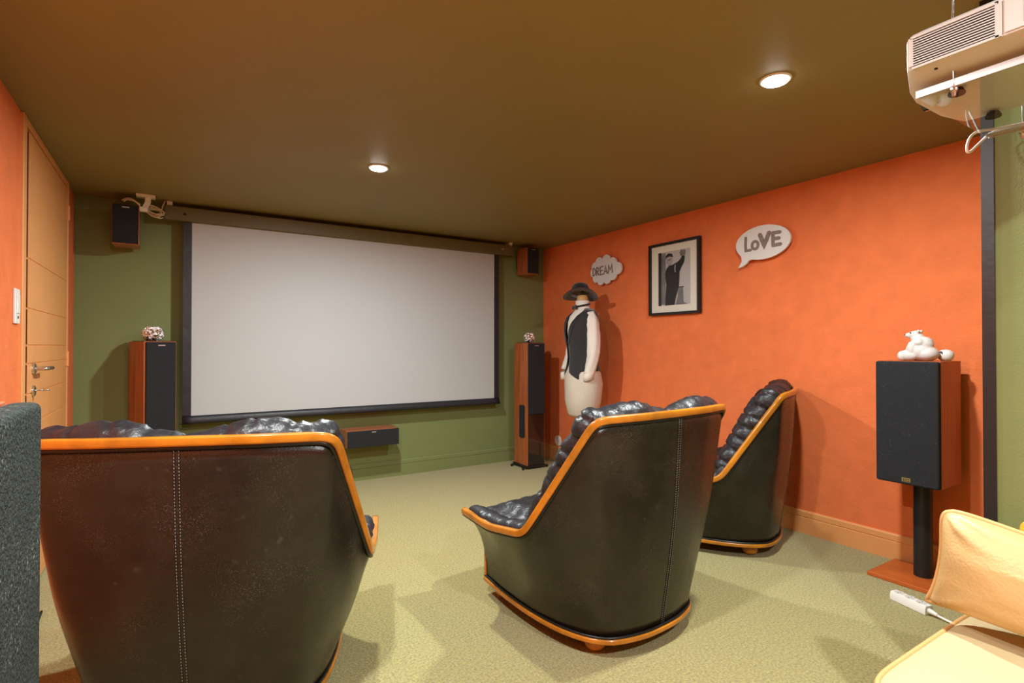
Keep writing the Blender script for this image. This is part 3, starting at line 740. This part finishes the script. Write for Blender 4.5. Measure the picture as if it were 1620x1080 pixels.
# ------------------------------------------------------------------ wall signs and picture (on the orange wall; u runs towards the camera, v up)
def wallfn(y0, z0): return lambda u, v, d: Vector((XR-d, y0-u, z0+v))
t = thing('cloud_sign', 'white cloud shaped wall sign reading DREAM', 'sign', (0, 0, 0))
fn = wallfn(3.656, 1.855)
pts = []
lob = [(-.165, .045, .052), (-.105, .078, .058), (-.005, .085, .062), (.085, .055, .055), (.150, .0, .058), (.085, -.055, .050), (.005, -.080, .052), (-.085, -.085, .050), (-.155, -.060, .045), (-.190, -.005, .045)]
for k in range(len(lob)):
    pass
for i in range(220):
    a = pi-2*pi*i/220; best = 0
    dx, dy = cos(a), sin(a)
    for cx, cy, r in lob+[(-.09, 0, .09), (.04, 0, .09)]:
        cx *= 1.0; bq = cx*dx+cy*dy; disc = bq*bq-(cx*cx+cy*cy-r*r)
        if disc > 0: best = max(best, bq+math.sqrt(disc))
    pts.append((best*dx*.93+.012, best*dy*.95))
bm = B(); extrude_poly(bm, pts, fn, .030, .044); obj('board', bm, 'paint_white', t)
obj('spacer', bxm(XR-.031, XR, 3.60, 3.72, 1.80, 1.90), 'paint_white', t)
bm = B(); W_ = .0115; sg = lambda s: ribbon(bm, s, W_, fn, .0435, .0475)
def arc(cx, cy, rx, ry, a0, a1, n=12): return [(cx+rx*cos(radians(a0+(a1-a0)*i/n)), cy+ry*sin(radians(a0+(a1-a0)*i/n))) for i in range(n+1)]
x = -.185; sg([(x, -.034), (x, .034)]); sg([(x, .034)]+arc(x+.004, 0, .034, .034, 90, -90)+[(x, -.034)])
x = -.130; sg([(x, -.034), (x, .036)]); sg([(x, .036)]+arc(x+.006, .017, .026, .019, 90, -90)+[(x, -.002)]); sg([(x+.008, -.002), (x+.036, -.034)])
x = -.075; sg([(x, -.034), (x, .036)]); sg([(x, .036), (x+.038, .038)]); sg([(x, .002), (x+.032, .003)]); sg([(x, -.034), (x+.038, -.032)])
x = -.020; sg([(x-.002, -.032), (x+.020, .038), (x+.044, -.030)]); sg([(x+.006, -.012), (x+.036, -.011)])
x = .040; sg([(x, -.032), (x+.005, .040), (x+.028, -.004), (x+.052, .042), (x+.058, -.030)])
for v in bm.verts:      # letters sit slightly left of the middle of the cloud
    v.co.y = 3.656+(v.co.y-3.656)*.92-.002
obj('lettering', bm, 'glitter', t, 'DREAM in grey glitter letters')

t = thing('speech_bubble_sign', 'white speech bubble wall sign reading LOVE', 'sign', (0, 0, 0))
fn = wallfn(2.129, 1.857); pts = []
for i in range(72):
    a = radians(-118-(340*i/71)*1.0); pts.append((.195*cos(a), .112*sin(a)))
pts = pts[::-1]
pts = [(.195*cos(radians(a)), .113*sin(radians(a))) for a in range(-112, 212, 4)]
pts += [(-.155, -.075), (-.150, -.105), (-.165, -.135), (-.180, -.150), (-.150, -.146), (-.118, -.130), (-.098, -.108)]
bm = B(); extrude_poly(bm, pts, fn, .030, .046); obj('board', bm, 'paint_white', t)
obj('spacer', bxm(XR-.031, XR, 2.07, 2.18, 1.82, 1.90), 'paint_white', t)
bm = B(); W_ = .017; sg = lambda s: ribbon(bm, [(u+.018, v) for u, v in s], W_, fn, .0455, .050)
sg([(-.135, .048), (-.137, .0), (-.135, -.040), (-.100, -.040)]); sg(arc(-.066, -.012, .022, .026, 90, 450, 20))
W_ = .027; sg([(-.030, .050), (-.014, .01), (.000, -.028), (.016, .01), (.034, .054)])
W_ = .022; sg([(.062, -.034), (.060, .048)]); sg([(.060, .048), (.108, .046)]); sg([(.060, .008), (.102, .008)]); sg([(.062, -.034), (.112, -.032)])
obj('lettering', bm, 'glitter', t, 'LOVE in grey glitter letters')

t = thing('framed_photograph', 'black framed black-and-white photograph of a standing figure with raised arm', 'picture', (0, 0, 0))
fn = wallfn(3.145, 1.417); fw, fh = .503, .576
bm = B()
box(bm, XR-.036, XR-.004, 3.145-fw, 3.145, 1.417, 1.417+.020); box(bm, XR-.036, XR-.004, 3.145-fw, 3.145, 1.417+fh-.020, 1.417+fh)
box(bm, XR-.036, XR-.004, 3.145-.020, 3.145, 1.437, 1.417+fh-.020); box(bm, XR-.036, XR-.004, 3.145-fw, 3.145-fw+.020, 1.437, 1.417+fh-.020)
obj('frame', bm, 'blackp', t)
obj('mat_board', bxm(XR-.018, XR-.002, 3.145-fw+.018, 3.145-.018, 1.435, 1.417+fh-.018), 'matboard', t)
bm = B(); u0, u1, v0, v1 = .092, .410, .075, .503
R = lambda a, b_, c, d: [(u0+a*(u1-u0), v0+b_*(v1-v0)) for a, b_ in ((a, b_), (c, b_), (c, d), (a, d))]
P2 = lambda L_: [(u0+a*(u1-u0), v0+b_*(v1-v0)) for a, b_ in L_]
extrude_poly(bm, R(0, 0, 1, 1), fn, .0175, .0185, 0)
extrude_poly(bm, R(0, 0, .10, 1), fn, .018, .0190, 2); extrude_poly(bm, R(.10, .02, .24, .98), fn, .018, .0188, 1)
extrude_poly(bm, P2([(.55, 0), (.62, .16), (.60, .30), (.78, .30), (.80, .04), (.95, 0)]), fn, .018, .0188, 1)
extrude_poly(bm, R(.60, .305, .80, .325), fn, .018, .0191, 2)
body = [(.22, 0), (.24, .20), (.26, .38), (.24, .48), (.22, .58), (.26, .68), (.34, .735), (.44, .74), (.54, .76), (.64, .79), (.72, .84), (.76, .90), (.80, .91), (.84, .86), (.82, .76), (.74, .68), (.68, .60), (.67, .46), (.66, .34), (.60, .22), (.55, .10), (.52, 0)]
extrude_poly(bm, P2(body), fn, .0185, .0196, 2)
fist = [(.70, .89), (.68, .95), (.72, 1-.01), (.80, .985), (.86, .98), (.86, .90), (.80, .87)]
extrude_poly(bm, P2(fist), fn, .0186, .0199, 1)
extrude_poly(bm, [(u0+(.36+.10*cos(a))*(u1-u0), v0+(.83+.095*sin(a))*(v1-v0)) for a in [2*pi*i/20 for i in range(20)]], fn, .0187, .0200, 3)
extrude_poly(bm, P2([(.24, .86), (.25, .93), (.33, .965), (.44, .95), (.48, .88), (.45, .89), (.36, .905), (.27, .89)]), fn, .0188, .0203, 2)
extrude_poly(bm, P2([(.30, .845), (.40, .855), (.40, .84), (.30, .832)]), fn, .0188, .0202, 2)
extrude_poly(bm, P2([(.53, .73), (.56, .735), (.545, .66), (.56, .60), (.535, .60), (.52, .66)]), fn, .0188, .0201, 0)
obj('print', bm, ['g1', 'g2', 'g3', 'g4'], t, 'black-and-white print of a dark clothed figure')
obj('glazing', bxm(XR-.0265, XR-.0245, 3.145-fw+.019, 3.145-.019, 1.436, 1.417+fh-.019), 'glass', t)

# socket and switch
t = thing('wall_socket', 'round white wall socket low on the orange wall', 'socket', (XR, 4.42, .20))
bm = B(); lathe(bm, [(0, 0), (.055, 0), (.055, -.006), (.050, -.010), (.024, -.010), (.022, -.004), (0, -.004)], 36, ax='x'); obj('cover', bm, 'white', t)
bm = B()
for s in (-1, 1): lathe(bm, [(.003, -.0045), (.003, -.0035)], 10, (0, s*.009, 0), ax='x')
obj('contact_holes', bm, 'dark', t)
t = thing('light_switch', 'white oblong light switch beside the door', 'switch', (XL, 3.075, 1.337))
obj('plate', bxm(0, .010, -.045, .035, -.075, .075), 'white', t, bevel=.004)
obj('rocker', bxm(.010, .014, -.028, .018, -.030, .050), 'white', t, bevel=.002)
obj('indicator', bxm(.010, .0125, -.012, .004, -.052, -.042), 'ink', t)

# ------------------------------------------------------------------ bear and ornament on the right stand speaker
t = thing('polar_bear_figurine', 'white sitting polar bear figurine on the right stand speaker', 'figurine', (3.10, 1.158, 1.0955))
bm = B()
for c, r in [((0, .006, .050), (.047, .060, .051)), ((0, -.026, .034), (.046, .046, .036)), ((0, -.002, .080), (.040, .050, .036)), ((0, -.012, .092), (.030, .036, .026)),
             ((0, .014, .108), (.026, .030, .026)), ((0, .024, .128), (.023, .027, .021)), ((0, .046, .126), (.015, .022, .0145)), ((0, .058, .1255), (.010, .012, .010)),
             ((-.016, .006, .144), (.008, .007, .009)), ((.016, .006, .144), (.008, .007, .009)), ((-.028, .040, .028), (.024, .040, .028)), ((.028, .040, .028), (.024, .040, .028)), ((-.027, .068, .024), (.022, .024, .026)), ((.027, .068, .024), (.022, .024, .026)),
             ((-.038, .028, .062), (.014, .018, .034)), ((.038, .028, .062), (.014, .018, .034)), ((-.030, .002, .090), (.018, .024, .020)), ((.030, .002, .090), (.018, .024, .020))]:
    blob(bm, c, r, 3)
o = obj('body', bm, 'bear', t); fuse(o, .0028, 6)
for v in o.data.vertices: v.co.z = max(v.co.z, 0)
bm = B(); blob(bm, (0, .0690, .1280), (.0055, .004, .0042), 2); obj('nose', bm, 'dark', t, smooth=True)
for s in (-1, 1):
    bm = B(); blob(bm, (s*.0195, .038, .1370), .0034, 2); obj('eye', bm, 'dark', t, smooth=True)
t = thing('round_candle_holder', 'small round white holder behind the bear figurine', 'ornament', (3.16, 1.080, 1.0955))
bm = B(); lathe(bm, [(0, 0), (.018, .001), (.029, .012), (.033, .028), (.029, .043), (.017, .053), (0, .056)], 32); obj('bowl', bm, 'paint_white', t, smooth=True)
bm = B(); lathe(bm, [(.0, .0), (.011, .0), (.011, .004), (0, .004)], 20, ax='x'); o = obj('opening', bm, 'ink', t); o.location = (-.028, .012, .036); o.rotation_euler = (0, 0, radians(-25))

# ------------------------------------------------------------------ power strip
t = thing('power_strip', 'white three-way power strip on the carpet by the speaker stand', 'power strip', (2.805, 1.095, 0), atan2(-.215, -.06))
bm = B(); loft(bm, [[Vector((x, y, z)) for y, z in ((-.024, .001), (.024, .001), (.024, .026), (.018, .040), (-.018, .040), (-.024, .026))] for x in (-.080, .080)]); obj('body', bm, 'white', t, bevel=.002)
for k in range(3):
    bm = B(); lathe(bm, [(.019, .0400), (.019, .0412), (.017, .0412), (.0165, .0402), (.0, .0402)], 24, (-.052+k*.049, 0, 0)); so = obj('socket', bm, 'proj', t)
    bm = B()
    for s in (-1, 1): lathe(bm, [(.0026, .0402), (.0026, .0408)], 10, (-.052+k*.049, s*.008, 0))
    obj('contact_holes', bm, 'dark', so)
bm = B(); tube(bm, smooth_path([(.076, 0, .018), (.10, 0, .017), (.115, 0, .014)], 5), lambda k: .012-.005*k, 12); obj('cable_gland', bm, 'white', t, smooth=True)
bm = B(); tube(bm, smooth_path([(.11, 0, .014), (.18, .01, .007), (.30, .04, .006), (.42, .03, .006), (.55, -.03, .006)], 8), .005, 10); obj('cord', bm, 'white', t, smooth=True)

# ------------------------------------------------------------------ sofa end and cushions
def rbox(bm, x0, x1, y0, y1, z0, z1, e=6, n=24, soft=.0, mx=None):
    """superellipsoid-like soft box"""
    cx, cy, cz = (x0+x1)/2, (y0+y1)/2, (z0+z1)/2; hx, hy, hz = (x1-x0)/2, (y1-y0)/2, (z1-z0)/2
    bmesh.ops.create_cube(bm, size=2)
    bmesh.ops.subdivide_edges(bm, edges=bm.edges[:], cuts=n, use_grid_fill=True)
    for v in bm.verts:
        p = v.co; r = (abs(p.x)**e+abs(p.y)**e+abs(p.z)**e)**(1/e); q = p/r
        v.co = Vector((cx+q.x*hx, cy+q.y*hy, cz+q.z*hz+soft*(1-q.x**2)*(1-q.y**2)*(1 if q.z > 0 else 0)))
t = thing('leather_sofa', 'pale cream leather sofa along the green partition wall', 'sofa', (0, 0, 0))
bm = B(); rbox(bm, 1.30, 2.035, -1.05, .60, .055, .29, 14, 16); obj('base', bm, 'sofa', t, smooth=True)
bm = B(); rbox(bm, 1.28, 2.04, -1.06, .612, .27, .420, 9, 24, .006); sc_ = obj('seat_cushion', bm, 'sofa', t, smooth=True)
ring = []
for i in range(120):
    a = 2*pi*i/120; e = 2/9.; cx_, sy_ = cos(a), sin(a)
    ring.append(Vector((1.66+.378*math.copysign(abs(cx_)**e, cx_), -.224+.834*math.copysign(abs(sy_)**e, sy_), .400)))
bm = B(); tube(bm, ring, .006, 8, closed=True); obj('piping', bm, 'creamp', sc_, smooth=True)
for x in (1.38, 1.97):
    for y in (-.98, .52):
        bm = B(); lathe(bm, [(.022, 0), (.028, .06)], 16, (x, y, 0)); obj('leg', bm, 'rail', t)
def pillow(name, c, hw, hh, th, m, mp, parent, seed=0, e=1.0, wr=.006, concave=.06):
    """c: 4 corners (TL, TR, BR, BL) as Vectors; bulges both ways along its normal"""
    TLc, TRc, BRc, BLc = [Vector(q) for q in c]; nrm = (TRc-TLc).cross(BLc-TLc).normalized(); n = 44
    def base(u, v):
        uu = u*2-1; vv = v*2-1
        rc2 = 1-(.10 if vv < 0 else -.02)*(uu*vv)**6
        u2 = .5+.5*uu*(1-concave*(1-vv*vv))*rc2; v2 = .5+.5*vv*(1-concave*(1-uu*uu))*rc2
        return TLc.lerp(TRc, u2).lerp(BLc.lerp(BRc, u2), v2)
    bm = B(); fr = []
    for side in (1, -1):
        g = []
        for j in range(n+1):
            row = []
            for i in range(n+1):
                u, v = i/n, j/n; h = (max(0, 1-(2*u-1)**2)**.5*max(0, 1-(2*v-1)**2)**.5)**.75
                p = base(u, v)
                ed = min(u, 1-u, v, 1-v); rad_ = 1-2*abs(noise.noise(Vector((u*3+seed, v*3, side))+Vector((noise.noise(Vector((u*2, v*2, 3+seed)))*1.5, 0, 0))))
                crn = max(0, .35-hypot(min(u, 1-u), min(v, 1-v)))/.35
                fold = .010*crn*sin(atan2(min(v, 1-v)+.001, min(u, 1-u)+.001)*9)
                row.append(bm.verts.new(p+nrm*side*(th*h+wr*rad_*min(1, ed*6)+fold*min(1, ed*12))))
            g.append(row)
        for a, b_ in zip(g, g[1:]):
            for i in range(n): bm.faces.new((a[i], a[i+1], b_[i+1], b_[i]))
    bmesh.ops.remove_doubles(bm, verts=bm.verts[:], dist=.0008)
    o = obj(name, bm, m, parent, smooth=True)
    if mp:
        ring = [base(i/30, 0) for i in range(30)]+[base(1, i/30) for i in range(30)]+[base(1-i/30, 1) for i in range(30)]+[base(0, 1-i/30) for i in range(30)]
        bm = B(); tube(bm, ring, .0065, 8, closed=True, up=nrm); obj('piping', bm, mp, parent, smooth=True)
    return o
t = thing('leather_pillow', 'cream grained leather pillow with piped edge leaning on the sofa end', 'pillow', (0, 0, 0))
pillow('pillow_cover', [(1.785, .628, .735), (1.80, .09, .645), (1.745, .07, .455), (1.79, .655, .458)], .5, .3, .095, 'creaml', 'creamp', t, 2)
t = thing('mustard_pillow', 'mustard yellow pillow between the leather pillow and the green wall', 'pillow', (0, 0, 0))
pillow('pillow_cover', [(1.975, .52, .70), (1.975, .06, .70), (1.945, .06, .455), (1.945, .52, .455)], .5, .3, .045, 'mustard', None, t, 7)

# ------------------------------------------------------------------ projector on its hanging shelf
SZ = 1.742
sh = thing('hanging_shelf', 'clear acrylic shelf hung from the ceiling under the projector', 'shelf', (0, 0, SZ))
obj('acrylic_plate', bxm(1.467, 1.913, .02, .552, 0, .006), 'acryl', sh, bevel=.001)
for x, s in ((1.467, 1), (1.913, -1)):
    bm = B(); box(bm, x-.002 if s > 0 else x-.020, x+.020 if s > 0 else x+.002, .0, .554, .006, .008); box(bm, x-.004 if s > 0 else x+.001, x-.001 if s > 0 else x+.004, .0, .554, .001, .017)
    obj('side_rail', bm, 'alu', sh, 'white aluminium angle')
for x in (1.463, 1.917):
    for y in (.08, .482):
        bm = B(); pts = [Vector((x+.002*sin(k*1.7), y, -.012+(H-SZ+.012)*k/20)) for k in range(21)]; tube(bm, pts, .0022, 6)
        w = obj('wire', bm, 'steel', sh, 'twisted steel suspension wire', smooth=True)
        bm = B(); lathe(bm, [(0, -.022), (.004, -.022), (.005, -.014), (.0075, -.010), (.0075, -.004), (0, -.004)], 10, (x, y, 0)); tube(bm, [(x-.012, y, -.008), (x+.012, y, -.008)], .0025, 6); obj('wire_clamp', bm, 'steel', w)
pj = thing('projector', 'warm white video projector hanging from the ceiling at upper right', 'projector', (0, 0, SZ))
X0, X1, Y0, Y1 = 1.415, 1.865, .14, .552
zb = .050
bm = B()
def sec(y, e, bow):    # outline in (x, z) with chamfered underside; the front bows outwards
    xc, hw_ = (X0+X1)/2, (X1-X0)/2
    o = [(X0+e, zb+e*.5), (X0+e, .126-e), (X0+.007+e, .133-e), (xc-.1, .133-e), (xc+.1, .133-e), (X1-.007-e, .133-e), (X1-e, .126-e), (X1-e, zb+e*.5), (X1-.075-e, .024+e), (xc+.07, .024+e), (xc-.07, .024+e), (X0+.075+e, .024+e)]
    return [Vector((x, y+bow*(1-((x-xc)/hw_)**2), z)) for x, z in o]
loft(bm, [sec(Y0, .004, 0), sec(Y0+.006, 0, 0), sec(Y1-.030, 0, .030), sec(Y1-.010, .001, .042), sec(Y1, .008, .046)])
obj('case', bm, 'proj', pj, bevel=.002)
# louvred grille on the side towards the room
fr = bxm(X0-.0022, X0+.003, .395, Y1-.012, zb+.002, .120); gr = obj('vent_grille', fr, 'dark', pj, 'louvred side vent')
for k in range(12):
    z = zb+.006+k*.0056; bm = B()
    loft(bm, [[Vector((X0-.0050, y, z)), Vector((X0-.0020, y, z+.0016)), Vector((X0-.0020, y, z+.0034)), Vector((X0-.0050, y, z+.0026))] for y in (.392, Y1-.010)])
    obj('louvre', bm, 'proj', gr)
bm = B(); box(bm, X0-.0045, X0+.002, .386, .396, zb, .123); box(bm, X0-.0045, X0+.002, Y1-.013, Y1-.004, zb+.006, .120); box(bm, X0-.0045, X0+.002, .39, Y1-.008, .1175, .123); box(bm, X0-.0045, X0+.002, .39, Y1-.01, zb-.001, zb+.004)
obj('vent_frame', bm, 'proj', gr)
# side cover panel with warning label
cp = obj('side_panel', bxm(X0-.003, X0+.002, Y0+.01, .382, zb+.004, .122), 'proj', pj, bevel=.001)
fnp = lambda u, v, d: Vector((X0-.003-d, .352-u, zb+.014+v))
bm = B(); extrude_poly(bm, [(0, 0), (.16, 0), (.16, .052), (0, .052)], fnp, 0, .0006); lb = obj('warning_label', bm, 'paint_white', cp, 'white warning label with small print')
bm = B()
for r_ in range(6):
    for c_ in range(5 if r_ else 3):
        u = .034+c_*.011; extrude_poly(bm, [(u, .040-r_*.0062), (u+.0085, .040-r_*.0062), (u+.0085, .0426-r_*.0062), (u, .0426-r_*.0062)], fnp, .0006, .0010)
for r_ in range(5):
    extrude_poly(bm, [(.108, .044-r_*.008), (.150, .044-r_*.008), (.150, .0468-r_*.008), (.108, .0468-r_*.008)], fnp, .0006, .0010)
extrude_poly(bm, [(.008, .040), (.026, .040), (.026, .0455), (.008, .0455)], fnp, .0006, .0010)
q = arc(.016, .020, .010, .010, 0, 360, 20)
ribbon(bm, q, .0014, fnp, .0006, .0010); ribbon(bm, [(.009, .027), (.023, .013)], .0014, fnp, .0006, .0010)
obj('label_print', bm, 'ink', lb)
# rating label on the sloping underside (faces down and outwards)
def fnu(u, v, d):
    k = v; a = Vector((X0+.004, .36-u, zb-.0014)); b_ = Vector((X0+.073, .36-u, .0247)); p = a.lerp(b_, k); n_ = Vector((-.33, 0, -.944)); return p+n_*(d+.0004)
bm = B(); extrude_poly(bm, [(0, .15), (.19, .15), (.19, .95), (0, .95)], fnu, 0, .0006); lb = obj('rating_label', bm, 'redprint', pj, 'salmon rating label with small print')
bm = B()
for r_ in range(5):
    for c_ in range(3):
        u = .006+c_*.062; w = .048-.010*((r_+c_) % 3); extrude_poly(bm, [(u, .24+r_*.14), (u+w, .24+r_*.14), (u+w, .29+r_*.14), (u, .29+r_*.14)], fnu, .0006, .0010)
obj('label_print', bm, 'redink', lb)
bm = B()
for y in (.505, .31): lathe(bm, [(.0035, 0), (.0035, .003)], 12, (X0+.022, y, zb-.0088))
obj('screw_hole', bm, 'dark', pj)
for x, y in ((X0+.12, .50), (X0+.12, .20), (X1-.10, .50), (X1-.10, .20)):
    bm = B(); lathe(bm, [(0, .0065), (.016, .0065), (.017, .010), (.012, .020), (0, .020)], 24, (x, y, 0)); obj('foot', bm, 'rubber', pj, smooth=False)
# lens at the front
bm = B(); lathe(bm, [(.042, 0), (.042, .018), (.036, .020), (.032, .010), (0, .006)], 32, (1.66, Y1+.040, .080), ax='y'); obj('lens', bm, 'gloss', pj)
# drooping cable at the far corner
bm = B(); tube(bm, smooth_path([(1.90, .46, SZ+.013), (1.895, .53, SZ+.016), (1.865, .562, 1.754), (1.812, .563, 1.725), (1.790, .562, 1.694), (1.806, .562, 1.686), (1.873, .562, 1.722), (1.935, .562, 1.757), (1.950, .545, 1.772)], 7), .0034, 8)
prep(obj('projector_cable', bm, 'white', smooth=True), 'pale cable drooping from the far corner of the hanging shelf', 'cable')
